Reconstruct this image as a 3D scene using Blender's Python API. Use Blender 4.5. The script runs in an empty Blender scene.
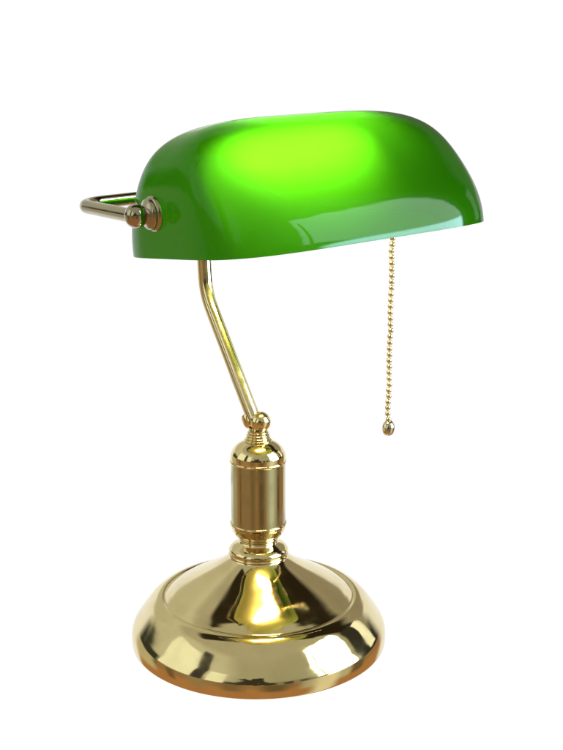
import bpy, bmesh, math, random
from mathutils import Vector, Matrix
import numpy as np

random.seed(4)
C = bpy.context.scene.collection
SC = bpy.context.scene
S = 0.01                                    # everything below is measured in centimetres

# ------------------------------------------------------------------ camera
F_PX, PITCH, DIST, HEIGHT, PAN = 1013.112, 0.21105, 70.7689, 35.2072, 0.024068
cam = bpy.data.cameras.new('camera')
cam_o = bpy.data.objects.new('camera', cam)
C.objects.link(cam_o)
cam.sensor_fit = 'VERTICAL'
cam.sensor_height = 24.0
cam.sensor_width = 18.0
cam.lens = 24.0 * F_PX / 750.0
cam.clip_start = 0.02
cam.clip_end = 100.0
cam_o.location = (0, -DIST * S, HEIGHT * S)
cam_o.rotation_euler = (math.pi / 2 - PITCH, 0, -PAN)
SC.camera = cam_o

# ------------------------------------------------------------------ world: a bright studio surround
# white behind the lamp, a room with windows and a tan table on the photographer's side
world = bpy.data.worlds.new('World')
SC.world = world
world.use_nodes = True
wt = world.node_tree
for n in list(wt.nodes):
    wt.nodes.remove(n)


class X:
    """a float socket with arithmetic"""
    tree = wt

    def __init__(self, s):
        self.s = s

    @staticmethod
    def m(op, *a, clamp=False):
        n = X.tree.nodes.new('ShaderNodeMath')
        n.operation = op
        n.use_clamp = clamp
        for i, v in enumerate(a):
            if isinstance(v, X):
                X.tree.links.new(v.s, n.inputs[i])
            else:
                n.inputs[i].default_value = v
        return X(n.outputs[0])

    def __add__(self, o): return X.m('ADD', self, o)
    def __sub__(self, o): return X.m('SUBTRACT', self, o)
    def __rsub__(self, o): return X.m('SUBTRACT', o, self)
    def __mul__(self, o): return X.m('MULTIPLY', self, o)
    def __truediv__(self, o): return X.m('DIVIDE', self, o)


def up(x, a, b):                             # 0 below a, 1 above b
    n = X.tree.nodes.new('ShaderNodeMapRange')
    n.interpolation_type = 'SMOOTHSTEP'
    X.tree.links.new(x.s, n.inputs['Value'])
    n.inputs['From Min'].default_value = a
    n.inputs['From Max'].default_value = b
    return X(n.outputs['Result'])


def band(x, a, b, s):
    return up(x, a - s, a + s) * (1.0 - up(x, b - s, b + s))


def mixcol(fac, a, b):
    n = X.tree.nodes.new('ShaderNodeMix')
    n.data_type = 'RGBA'
    X.tree.links.new(fac.s, n.inputs[0])
    for v, i in ((a, 6), (b, 7)):
        if isinstance(v, tuple):
            n.inputs[i].default_value = (*v, 1)
        else:
            X.tree.links.new(v, n.inputs[i])
    return n.outputs[2]


tc = wt.nodes.new('ShaderNodeTexCoord')
sep = wt.nodes.new('ShaderNodeSeparateXYZ')
wt.links.new(tc.outputs['Generated'], sep.inputs[0])
dx, dy, dz = (X(sep.outputs[i]) for i in range(3))
DEG = 180 / math.pi
az = X.m('ARCTAN2', dx, dy * -1.0) * DEG     # 0 = the photographer's side, + to the right
el = X.m('ARCSINE', dz) * DEG
back = 180.0 - X.m('ABSOLUTE', az)           # 0 = straight behind the lamp
nz = wt.nodes.new('ShaderNodeTexNoise')
nz.inputs['Scale'].default_value = 7
nz.inputs['Detail'].default_value = 6
wt.links.new(tc.outputs['Generated'], nz.inputs['Vector'])
noise = X(nz.outputs['Fac']) - 0.5
el_n = el + noise * 9.0
az_n = az + noise * 12.0

col = mixcol(up(el, -19, -11), (0.50, 0.25, 0.105), (0.36, 0.225, 0.115))              # table, near and far
col = mixcol(up(el, 2.5, 4.5), col, (0.47, 0.455, 0.35))                             # room wall
col = mixcol(band(az, -165, -25, 12) * up(el, 12, 20), col, (0.70, 0.69, 0.58))        # pale wall on the left
col = mixcol(band(az, -172, -97, 3) * band(el, -11, 14, 2), col, (0.045, 0.05, 0.04))   # dark band added low on the left, keeps reflections off the shade's end
col = mixcol(up(el, 42, 50), col, (0.52, 0.50, 0.40))                                 # ceiling
col = mixcol(up(el, 26, 34) * band(az, 98, 174, 4), col, (0.025, 0.018, 0.01))        # dark patch added high on the right for the cone to reflect
col = mixcol(up(el, 56, 60) * (1.0 - up(back, 84, 92)), col, (0.03, 0.022, 0.012))                               # dark overhead
# table: shadows and the windows mirrored in the wood
below = 1.0 - up(el, 0, 3)
far = below * up(el, -28, -20)
col = mixcol(far * band(az, -84, -76, 2), col, (0.20, 0.13, 0.07))
col = mixcol(far * band(az, -150, -100, 5), col, (0.62, 0.54, 0.36))
col = mixcol(far * band(az, -62, -44, 7), col, (0.38, 0.27, 0.15))
col = mixcol(far * band(az, -32, -14, 7), col, (0.26, 0.175, 0.09))
col = mixcol(far * band(az, 2, 24, 8), col, (0.18, 0.125, 0.07))
col = mixcol(far * band(az, 36, 84, 5), col, (0.58, 0.56, 0.44))
col = mixcol(below * band(az, 48, 70, 6), col, (0.95, 0.88, 0.68))
col = mixcol(far * band(az, 86, 100, 3), col, (0.18, 0.125, 0.07))
# furniture along the horizon
furn = X.m('MAXIMUM', band(el_n, 3, 12.0, 0.8) * band(az_n, -34, 48, 1.5), band(el + noise * 26.0, 3, 30, 0.8) * band(az + noise * 26.0, -16, 4, 1.5))
col = mixcol(furn, col, (0.05, 0.045, 0.035))
gap = band(el, 0, 16, 1.0) * up(X.m('SINE', az * 0.45), 0.2, 0.5) * band(az, 8, 46, 1.0)
col = mixcol(gap, col, (0.36, 0.35, 0.27))
# windows
wl = band(az, -95, -60, 1.0) * band(el, 5, 38, 1.0)
col = mixcol(wl, col, (1.15, 1.2, 1.05))
wl = band(az, -60, -49, 0.8) * band(el, 4, 42, 1.0)
col = mixcol(wl, col, (0.06, 0.055, 0.05))
wl = band(az, -46, -30, 0.8) * band(el, 5, 36, 1.0)
col = mixcol(wl, col, (1.1, 1.15, 1.0))
wr = band(az + noise * 5.0, 52, 92, 1.5) * band(el + noise * 6.0, 8, 46, 1.0)
col = mixcol(wr, col, (8.5, 10.0, 9.5))
sky = up(az, 58, 66) * (1.0 - up(az, 90, 93)) * up(el, 0, 3) * (1.0 - up(el - (az - 60.0) * 0.3, 2, 5))
col = mixcol(sky, col, (24.0, 38.0, 42.0))
br = band(az, 56, 58, 0.5) * band(el, 0, 40, 1.0)
col = mixcol(br, col, (0.4, 0.5, 0.4))
dk = band(az, 97, 142, 1.5) * band(el, -2, 34, 1.0)
col = mixcol(dk, col, (0.04, 0.04, 0.035))
dk = band(az, 112, 123, 0.8) * band(el, 3, 28, 1.0)
col = mixcol(dk, col, (1.3, 1.35, 1.25))
# grey upper wall and white background behind the lamp
up_back = (1.0 - up(back, 50, 62)) * up(el, 6, 12) * (1.0 - up(el, 32, 44))
col = mixcol(up_back, col, (0.64, 0.62, 0.50))
col = mixcol(up_back * band(az, 60, 176, 3), col, (0.36, 0.32, 0.25))
white = (1.0 - up(back, 42, 54)) * (1.0 - up(el, 11, 17)) * up(el, -62, -52)
col = mixcol(white, col, (1.04, 1.04, 1.04))
bg = wt.nodes.new('ShaderNodeBackground')
wt.links.new(col, bg.inputs['Color'])
bg.inputs['Strength'].default_value = 1.0
wo = wt.nodes.new('ShaderNodeOutputWorld')
wt.links.new(bg.outputs[0], wo.inputs['Surface'])
world.cycles.sampling_method = 'MANUAL'
world.cycles.sample_map_resolution = 1024

SC.view_settings.view_transform = 'Standard'
SC.view_settings.look = 'None'
SC.view_settings.exposure = 0.0
SC.view_settings.gamma = 1.0
SC.cycles.use_denoising = True
SC.cycles.max_bounces = 14
SC.cycles.diffuse_bounces = 6
SC.cycles.glossy_bounces = 8
SC.cycles.transmission_bounces = 8
SC.cycles.transparent_max_bounces = 16
SC.cycles.sample_clamp_indirect = 8.0
SC.cycles.caustics_reflective = False


# ------------------------------------------------------------------ materials
def new_mat(name):
    m = bpy.data.materials.new(name)
    m.use_nodes = True
    return m, m.node_tree, m.node_tree.nodes['Principled BSDF']


def brass(name, color, rough, bump=0.0, scale=90, aniso=0.0, wear=0.25):
    m, t, p = new_mat(name)
    X.tree = t
    p.inputs['Metallic'].default_value = 1.0
    co = t.nodes.new('ShaderNodeTexCoord')
    n = t.nodes.new('ShaderNodeTexNoise')
    n.inputs['Scale'].default_value = 60
    n.inputs['Detail'].default_value = 5
    t.links.new(co.outputs['Object'], n.inputs['Vector'])
    c = mixcol(up(X(n.outputs['Fac']), 0.35, 0.75), color, tuple(v * (1 - wear * 0.4) for v in color))
    t.links.new(c, p.inputs['Base Color'])
    r = up(X(n.outputs['Fac']), 0.35, 0.75) * (rough * 1.1) + rough * 0.45
    t.links.new(r.s, p.inputs['Roughness'])
    if aniso:
        p.inputs['Anisotropic'].default_value = aniso
        tg = t.nodes.new('ShaderNodeTangent')
        tg.direction_type = 'RADIAL'
        tg.axis = 'Z'
        t.links.new(tg.outputs[0], p.inputs['Tangent'])
    if bump:
        n2 = t.nodes.new('ShaderNodeTexNoise')
        n2.inputs['Scale'].default_value = scale
        n2.inputs['Detail'].default_value = 2
        t.links.new(co.outputs['Object'], n2.inputs['Vector'])
        b = t.nodes.new('ShaderNodeBump')
        b.inputs['Strength'].default_value = bump
        b.inputs['Distance'].default_value = 0.001
        t.links.new(n2.outputs['Fac'], b.inputs['Height'])
        t.links.new(b.outputs[0], p.inputs['Normal'])
    return m


BR = (0.76, 0.65, 0.36)
M_BASE = brass('polished_brass', BR, 0.09, bump=0.05, scale=40)
M_SATIN = brass('satin_brass', (0.52, 0.51, 0.315), 0.18, aniso=0.6)
M_STEM = brass('tube_brass', (0.80, 0.71, 0.46), 0.20)
M_BAIL = brass('antique_brass', (0.41, 0.375, 0.27), 0.17)
M_CHAIN = brass('chain_brass', (0.82, 0.74, 0.50), 0.25)


M_PULL = brass('nickel_brass', (0.66, 0.60, 0.45), 0.08)


def glass_mat():
    m, t, p = new_mat('green_cased_glass')
    t.nodes.remove(p)
    out = t.nodes['Material Output']
    tr = t.nodes.new('ShaderNodeBsdfTransparent')
    tr.inputs['Color'].default_value = (0.070, 0.54, 0.018, 1)
    gl = t.nodes.new('ShaderNodeBsdfGlossy')
    gl.inputs['Roughness'].default_value = 0.025
    co = t.nodes.new('ShaderNodeTexCoord')
    n2 = t.nodes.new('ShaderNodeTexNoise')
    n2.inputs['Scale'].default_value = 22
    n2.inputs['Detail'].default_value = 1
    t.links.new(co.outputs['Object'], n2.inputs['Vector'])
    b = t.nodes.new('ShaderNodeBump')
    b.inputs['Strength'].default_value = 0.12
    b.inputs['Distance'].default_value = 0.002
    t.links.new(n2.outputs['Fac'], b.inputs['Height'])
    t.links.new(b.outputs[0], gl.inputs['Normal'])
    fr = t.nodes.new('ShaderNodeFresnel')
    fr.inputs['IOR'].default_value = 1.25
    mx = t.nodes.new('ShaderNodeMixShader')
    t.links.new(fr.outputs[0], mx.inputs[0])
    t.links.new(tr.outputs[0], mx.inputs[1])
    t.links.new(gl.outputs[0], mx.inputs[2])
    t.links.new(mx.outputs[0], out.inputs['Surface'])
    return m


def opal_mat():
    m, t, p = new_mat('opal_white_glass')
    t.nodes.remove(p)
    out = t.nodes['Material Output']
    # thin opal glass: part scattered evenly, part carried on forward in a blurred beam
    d = t.nodes.new('ShaderNodeBsdfDiffuse')
    d.inputs['Color'].default_value = (0.20, 0.21, 0.15, 1)
    tl = t.nodes.new('ShaderNodeBsdfTranslucent')
    tl.inputs['Color'].default_value = (0.14, 0.15, 0.11, 1)
    mx = t.nodes.new('ShaderNodeMixShader')
    mx.inputs[0].default_value = 0.5
    t.links.new(d.outputs[0], mx.inputs[1])
    t.links.new(tl.outputs[0], mx.inputs[2])
    rf = t.nodes.new('ShaderNodeBsdfRefraction')
    rf.inputs['Color'].default_value = (0.80, 0.82, 0.60, 1)
    rf.inputs['Roughness'].default_value = 1.0
    rf.inputs['IOR'].default_value = 1.45
    m2 = t.nodes.new('ShaderNodeMixShader')
    m2.inputs[0].default_value = 0.17
    t.links.new(mx.outputs[0], m2.inputs[1])
    t.links.new(rf.outputs[0], m2.inputs[2])
    t.links.new(m2.outputs[0], out.inputs['Surface'])
    return m


M_GLASS = glass_mat()
M_OPAL = opal_mat()
m, t, p = new_mat('glass_rim')
p.inputs['Base Color'].default_value = (0.05, 0.30, 0.14, 1)
p.inputs['Roughness'].default_value = 0.06
M_RIM = m
m, t, p = new_mat('lit_bulb')
p.inputs['Base Color'].default_value = (1, 0.95, 0.85, 1)
p.inputs['Emission Color'].default_value = (1.0, 0.74, 0.32, 1)
p.inputs['Emission Strength'].default_value = 95.0
M_BULB = m
m, t, p = new_mat('black_bakelite')
p.inputs['Base Color'].default_value = (0.02, 0.02, 0.02, 1)
p.inputs['Roughness'].default_value = 0.35
M_BLACK = m


# ------------------------------------------------------------------ mesh helpers (centimetres)
def mesh_obj(name, bm, mats, parent=None, smooth=True, auto=None):
    bmesh.ops.recalc_face_normals(bm, faces=bm.faces)
    me = bpy.data.meshes.new(name)
    bm.to_mesh(me)
    bm.free()
    for v in me.vertices:
        v.co *= S
    for mm in (mats if isinstance(mats, (list, tuple)) else [mats]):
        me.materials.append(mm)
    if smooth:
        for f in me.polygons:
            f.use_smooth = True
        if auto:
            me.set_sharp_from_angle(angle=math.radians(auto))
    o = bpy.data.objects.new(name, me)
    C.objects.link(o)
    if parent:
        o.parent = parent
    return o


def smooth_profile(pts, sub=6):
    """Catmull-Rom through (r, z) points; a point given as (r, z, 1) is a hard corner"""
    out = []
    n = len(pts)
    for i in range(n - 1):
        p1, p2 = pts[i], pts[i + 1]
        p0 = pts[i - 1] if i > 0 and len(p1) < 3 else p1
        p3 = pts[i + 2] if i + 2 < n and len(p2) < 3 else p2
        for k in range(sub):
            u = k / sub
            q = []
            for a in (0, 1):
                m1 = (p2[a] - p0[a]) * 0.5
                m2 = (p3[a] - p1[a]) * 0.5
                q.append((2 * u**3 - 3 * u**2 + 1) * p1[a] + (u**3 - 2 * u**2 + u) * m1
                         + (-2 * u**3 + 3 * u**2) * p2[a] + (u**3 - u**2) * m2)
            out.append((max(q[0], 0.0), q[1]))
    out.append(pts[-1][:2])
    return out


def lathe(bm, prof, n=128, mat=None, close=True):
    """revolve (r, z) round z; mat places it"""
    mat = mat or Matrix()
    rings = []
    for r, z in prof:
        if r < 1e-4:
            rings.append([bm.verts.new(mat @ Vector((0, 0, z)))])
        else:
            rings.append([bm.verts.new(mat @ Vector((r * math.cos(2 * math.pi * k / n), r * math.sin(2 * math.pi * k / n), z))) for k in range(n)])
    for a, b in zip(rings, rings[1:]):
        for k in range(n):
            k2 = (k + 1) % n
            if len(a) == 1 and len(b) == 1:
                continue
            if len(a) == 1:
                bm.faces.new((a[0], b[k], b[k2]))
            elif len(b) == 1:
                bm.faces.new((a[k], a[k2], b[0]))
            else:
                bm.faces.new((a[k], a[k2], b[k2], b[k]))
    if close:
        for r in (rings[0], rings[-1]):
            if len(r) > 1:
                bm.faces.new(r)


def arc_path(pts, rad, seg=12):
    """polyline with its inner corners rounded"""
    pts = [Vector(p) for p in pts]
    rad = rad if isinstance(rad, (list, tuple)) else [rad] * (len(pts) - 2)
    out = [pts[0]]
    for i in range(1, len(pts) - 1):
        a, b, c = pts[i - 1], pts[i], pts[i + 1]
        d1, d2 = (a - b).normalized(), (c - b).normalized()
        ang = d1.angle(d2)
        tl = rad[i - 1] / math.tan(ang / 2)
        p1, p2 = b + d1 * tl, b + d2 * tl
        cen = b + (d1 + d2).normalized() * (rad[i - 1] / math.sin(ang / 2))
        v1, v2 = p1 - cen, p2 - cen
        tot = v1.angle(v2)
        ax = v1.cross(v2).normalized()
        for k in range(seg + 1):
            out.append(cen + Matrix.Rotation(tot * k / seg, 3, ax) @ v1)
    out.append(pts[-1])
    return out


def tube(bm, path, r, n=40, cap=True):
    path = [Vector(p) for p in path]
    tan = [((path[min(i + 1, len(path) - 1)] - path[max(i - 1, 0)]).normalized()) for i in range(len(path))]
    nrm = tan[0].orthogonal().normalized()
    rings = []
    for i, p in enumerate(path):
        if i:
            nrm = tan[i - 1].rotation_difference(tan[i]) @ nrm
        bi = tan[i].cross(nrm)
        rings.append([bm.verts.new(p + nrm * (r * math.cos(2 * math.pi * k / n)) + bi * (r * math.sin(2 * math.pi * k / n))) for k in range(n)])
    for a, b in zip(rings, rings[1:]):
        for k in range(n):
            bm.faces.new((a[k], a[(k + 1) % n], b[(k + 1) % n], b[k]))
    if cap:
        bm.faces.new(rings[0])
        bm.faces.new(rings[-1])


def frame_z(origin, direction):
    """matrix whose z axis runs along direction"""
    z = Vector(direction).normalized()
    x = z.orthogonal().normalized()
    y = z.cross(x)
    return Matrix.Translation(Vector(origin)) @ Matrix((x, y, z)).transposed().to_4x4()


# the shade's own axes: u along its length, v towards its back, w up
A_, B_, H_, K_, M_, E_ = 10.6354, 8.51836, 8.1342, 3.6692, 0.759175, 4.5152
M2_, K2_, MT_, PW_ = 2.19528, 5.39493, 1.8, 3.0
CEN = Vector((3.42989, -2.25999, 29.93247))
YAW, TILT, ROLL = 0.574859, -0.063079, 0.078999
cT, sT, cR, sR, cY, sY = math.cos(TILT), math.sin(TILT), math.cos(ROLL), math.sin(ROLL), math.cos(YAW), math.sin(YAW)
R_SH = (Matrix(((cY, -sY, 0), (sY, cY, 0), (0, 0, 1))) @ Matrix(((cR, 0, -sR), (0, 1, 0), (sR, 0, cR)))
        @ Matrix(((1, 0, 0), (0, cT, -sT), (0, sT, cT))))


def sh(u, v, w):
    return CEN + R_SH @ Vector((u, v, w))


M_SH = Matrix.Translation(CEN) @ R_SH.to_4x4()

# ------------------------------------------------------------------ the lamp
lamp = bpy.data.objects.new('desk_lamp', None)
C.objects.link(lamp)
lamp.empty_display_size = 0.02
lamp['label'] = "polished brass banker's desk lamp, lit, with green glass shade and pull chain"
lamp['category'] = 'lamp'

# base: low rounded foot, bead, then a rising cone
bm = bmesh.new()
foot = [(9.36, 0.0, 1), (9.48, 0.06), (9.51, 0.25), (9.50, 0.7), (9.42, 1.1), (9.24, 1.48), (8.98, 1.86), (8.66, 2.30),
        (8.33, 2.72), (7.98, 3.09), (7.63, 3.33), (7.38, 3.43), (7.20, 3.44), (7.07, 3.40), (6.97, 3.40), (6.86, 3.48),
        (6.66, 3.63), (6.15, 3.98), (5.3, 4.46), (4.45, 4.92), (3.65, 5.36), (2.97, 5.78), (2.5, 6.12), (2.22, 6.36), (2.15, 6.46, 1)]
lathe(bm, [(0.0, 0.0)] + smooth_profile(foot, 5) + [(0.0, 6.46)], 192, close=False)
base = mesh_obj('base', bm, M_BASE, lamp, auto=50)

bm = bmesh.new()
collar = [(2.05, 6.44, 1), (2.18, 6.47), (2.23, 6.56), (2.18, 6.66), (2.10, 6.70, 1), (2.17, 6.74), (2.20, 6.84), (2.14, 7.02),
          (1.95, 7.22), (1.68, 7.38), (1.50, 7.50), (1.42, 7.62, 1)]
lathe(bm, [(0.0, 6.44)] + smooth_profile(collar, 6) + [(0.0, 7.62)], 128, close=False)
mesh_obj('collar', bm, M_BASE, lamp, auto=50)

# column: beaded foot, satin barrel, domed shoulder
bm = bmesh.new()
lower = [(1.36, 7.60, 1), (1.43, 7.64), (1.43, 7.71), (1.38, 7.75, 1), (1.46, 7.79), (1.48, 7.86), (1.45, 7.91, 1),
         (1.58, 7.98), (1.75, 8.14), (1.90, 8.38), (2.00, 8.64), (2.05, 8.82), (2.09, 8.92), (2.09, 9.0), (2.05, 9.06), (2.0, 9.08, 1)]
lathe(bm, [(0.0, 7.60)] + smooth_profile(lower, 5) + [(0.0, 9.08)], 128, close=False)
mesh_obj('column_foot', bm, M_BASE, lamp, auto=50)
bm = bmesh.new()
barrel = [(1.99, 9.07, 1), (2.0, 9.12), (2.0, 11.0), (2.0, 13.55), (1.99, 13.6, 1)]
lathe(bm, [(0.0, 9.07)] + smooth_profile(barrel, 5) + [(0.0, 13.6)], 128, close=False)
barrel_o = mesh_obj('column', bm, M_SATIN, lamp, auto=50)
bm = bmesh.new()
shoulder = [(1.98, 13.58, 1), (2.05, 13.60), (2.08, 13.68), (2.05, 13.76), (2.0, 13.78, 1), (2.03, 13.82), (2.02, 14.1), (1.95, 14.36),
            (1.78, 14.66), (1.52, 14.92), (1.22, 15.1), (1.0, 15.18, 1), (1.02, 15.22), (1.0, 15.3), (0.92, 15.34, 1)]
lathe(bm, [(0.0, 13.58)] + smooth_profile(shoulder, 6) + [(0.0, 15.34)], 128, close=False)
mesh_obj('column_cap', bm, M_BASE, lamp, auto=50)

# neck with three beads
bm = bmesh.new()
neck = [(0.86, 15.33, 1), (0.90, 15.38), (0.90, 15.46), (0.82, 15.52, 1), (0.85, 15.58), (0.84, 15.66), (0.76, 15.72, 1), (0.78, 15.78),
        (0.77, 15.86), (0.70, 15.92, 1), (0.70, 16.0), (0.66, 16.2)]
lathe(bm, [(0.0, 15.33)] + smooth_profile(neck, 5) + [(0.0, 16.2)], 96, close=False)
mesh_obj('neck', bm, M_BASE, lamp, auto=50)

bend = Vector((-3.80, 4.25, 25.35))
low = Vector((-0.28, 0.12, 16.75))

# swivel joint: a ball beside the collar that grips the stem's foot
bm = bmesh.new()
ball = [(0.76 * math.sin(math.pi * k / 24), -0.76 * math.cos(math.pi * k / 24)) for k in range(25)]
lathe(bm, ball, 64, Matrix.Translation((0.18, -0.15, 16.62)), close=False)
mesh_obj('swivel_ball', bm, M_BASE, lamp)
bm = bmesh.new()
cheek = [(0.0, -0.5), (0.40, -0.48), (0.56, -0.36), (0.63, -0.15), (0.64, 0.1), (0.62, 0.34), (0.57, 0.46), (0.50, 0.5), (0.0, 0.52)]
lathe(bm, smooth_profile(cheek, 3), 64, frame_z((-0.50, 0.35, 16.62), bend - low), close=False)
mesh_obj('stem_collar', bm, M_BASE, lamp, auto=35)

# stem: leans back to the left, then turns upright behind the shade
ST_TOP = sh(-2.5, 10.1, 3.72)
top = Vector((-3.93, 4.45, 28.0))
bm = bmesh.new()
tube(bm, arc_path([low, bend, top, ST_TOP], [5.0, 4.0], 16), 0.53)
mesh_obj('stem', bm, M_STEM, lamp, auto=60)

# shade: outer green skin, rim, opal lining; one closed glass shell
def shade_ring(a, b, h, t, base_w, n=240):
    au = a * (1 - t ** K2_) ** (1 / K_)
    bv = b * (1 - t ** M2_) ** (1 / (M_ + (MT_ - M_) * t ** PW_))
    r = []
    for k in range(n):
        f = 2 * math.pi * (k + 0.5) / n
        c, s = math.cos(f), math.sin(f)
        q = (abs(c) ** E_ + abs(s) ** E_) ** (-1 / E_)
        r.append(sh(au * q * c, bv * q * s, base_w + h * t))
    return r


TT = [0.0, 0.012] + [0.9 * k / 44 for k in range(1, 44)] + list(1 - np.geomspace(0.1, 2e-4, 40))
bm = bmesh.new()
NS = 240


def skin(a, b, h, mi, w0):
    rings = [[bm.verts.new(p) for p in shade_ring(a, b, h, t, w0)] for t in TT]
    for r1, r2 in zip(rings, rings[1:]):
        for k in range(NS):
            f = bm.faces.new((r1[k], r1[(k + 1) % NS], r2[(k + 1) % NS], r2[k]))
            f.material_index = mi
    f = bm.faces.new(rings[-1])
    f.material_index = mi
    return rings[0]


TH = 0.06
r_out = skin(A_, B_, H_, 0, 0.0)
r_in = skin(A_ - TH, B_ - TH, H_ - TH, 1, 0.0)
for k in range(NS):
    f = bm.faces.new((r_out[k], r_out[(k + 1) % NS], r_in[(k + 1) % NS], r_in[k]))
    f.material_index = 2
shade = mesh_obj('shade', bm, [M_GLASS, M_OPAL, M_RIM], lamp, auto=60)

# pivots at both ends and the bail that runs round the back
PV, PW = 1.22, 2.81
for sgn in (-1, 1):
    fin = [(0.0, -0.5), (0.4, -0.5), (0.4, -0.06), (1.08, -0.04), (1.13, 0.04), (1.11, 0.14), (1.02, 0.22), (0.98, 0.24), (0.99, 0.34), (0.94, 0.46), (0.80, 0.56),
           (0.66, 0.62)]
    fin += [(0.76 * math.sin(x), 1.22 - 0.72 * math.cos(x)) for x in [0.85 + k * (math.pi - 0.85) / 20 for k in range(21)]]
    bm = bmesh.new()
    lathe(bm, fin, 72, frame_z(sh(sgn * A_, PV, PW), R_SH @ Vector((sgn, 0, 0))), close=False)
    mesh_obj('pivot_knob', bm, M_BAIL, lamp, auto=40)
UL = A_ + 1.24
bm = bmesh.new()
bp = [sh(-UL, PV + 0.3, PW), sh(-UL, 10.15, 3.72), sh(UL, 10.15, 3.72), sh(UL, PV + 0.3, PW)]
tube(bm, arc_path(bp, 2.0, 20), 0.45)
mesh_obj('shade_bracket', bm, M_BAIL, lamp, auto=60)
bm = bmesh.new()
lathe(bm, [(0.0, -0.9), (0.52, -0.9), (0.60, -0.8), (0.60, 0.8), (0.52, 0.9), (0.0, 0.9)], 48, frame_z(sh(-2.5, 10.15, 3.72), R_SH @ Vector((1, 0, 0))))
mesh_obj('bracket_clamp', bm, M_BAIL, lamp, auto=35)

# socket arm, socket and bulb under the shade
bm = bmesh.new()
tube(bm, arc_path([sh(-2.88, 9.4, -1.0), sh(-2.2, 7.6, -0.9), sh(3.0, 1.8, 0.7), sh(7.5, 0.0, 1.2), sh(7.5, -0.2, 5.1)], [1.0, 1.5, 1.0, 0.6], 8), 0.34, 24)
mesh_obj('socket_arm', bm, M_BAIL, lamp, auto=60)
bm = bmesh.new()
soc = [(0.0, -2.0), (0.9, -2.0), (1.25, -1.8), (1.35, -0.9), (1.35, 1.1), (1.5, 1.2), (1.5, 1.8), (1.3, 1.9), (0.0, 1.9)]
lathe(bm, soc, 64, frame_z(sh(6.9, -0.2, 6.0), R_SH @ Vector((-1, 0, 0))))
socket = mesh_obj('socket', bm, M_BAIL, lamp, auto=35)
bm = bmesh.new()
bul = [(0.0, 1.7), (0.9, 1.7), (1.0, 2.0), (1.3, 2.5), (1.55, 3.1), (1.65, 3.9), (1.68, 5.2), (1.65, 9.6), (1.55, 11.0), (1.2, 11.9), (0.6, 12.35), (0.0, 12.45)]
lathe(bm, smooth_profile(bul, 3), 48, frame_z(sh(6.9, -0.2, 6.0), R_SH @ Vector((-1, 0, 0))), close=False)
mesh_obj('bulb', bm, M_BULB, lamp)

# pull chain: beads on a fine wire, hanging plumb, with a bell-shaped pull
CX, CY = 9.49, 0.5
bm = bmesh.new()
z = 33.2
pts = []
while z > 16.4:
    j = random.uniform(-0.025, 0.025)
    pts.append(Vector((CX + j + 0.03 * math.sin(z * 1.7), CY + random.uniform(-0.02, 0.02), z)))
    z -= 0.437
for q in pts:
    sp = [(0.215 * math.sin(math.pi * k / 12), -0.215 * math.cos(math.pi * k / 12)) for k in range(13)]
    lathe(bm, sp, 20, Matrix.Translation(q), close=False)
tube(bm, pts, 0.06, 10)
chain = mesh_obj('pull_chain', bm, M_CHAIN, lamp)
bm = bmesh.new()
pull = [(0.0, 0.62), (0.16, 0.61), (0.20, 0.54, 1), (0.30, 0.46), (0.41, 0.30), (0.46, 0.08), (0.45, -0.16), (0.38, -0.38), (0.26, -0.52), (0.13, -0.57, 1),
        (0.10, -0.52), (0.09, -0.40, 1), (0.0, -0.38)]
lathe(bm, smooth_profile(pull, 4), 40, frame_z((CX + 0.03, CY, 15.95), (0.1, 0.25, 1)), close=False)
mesh_obj('chain_pull', bm, M_PULL, chain, auto=40)

bpy.context.view_layer.update()
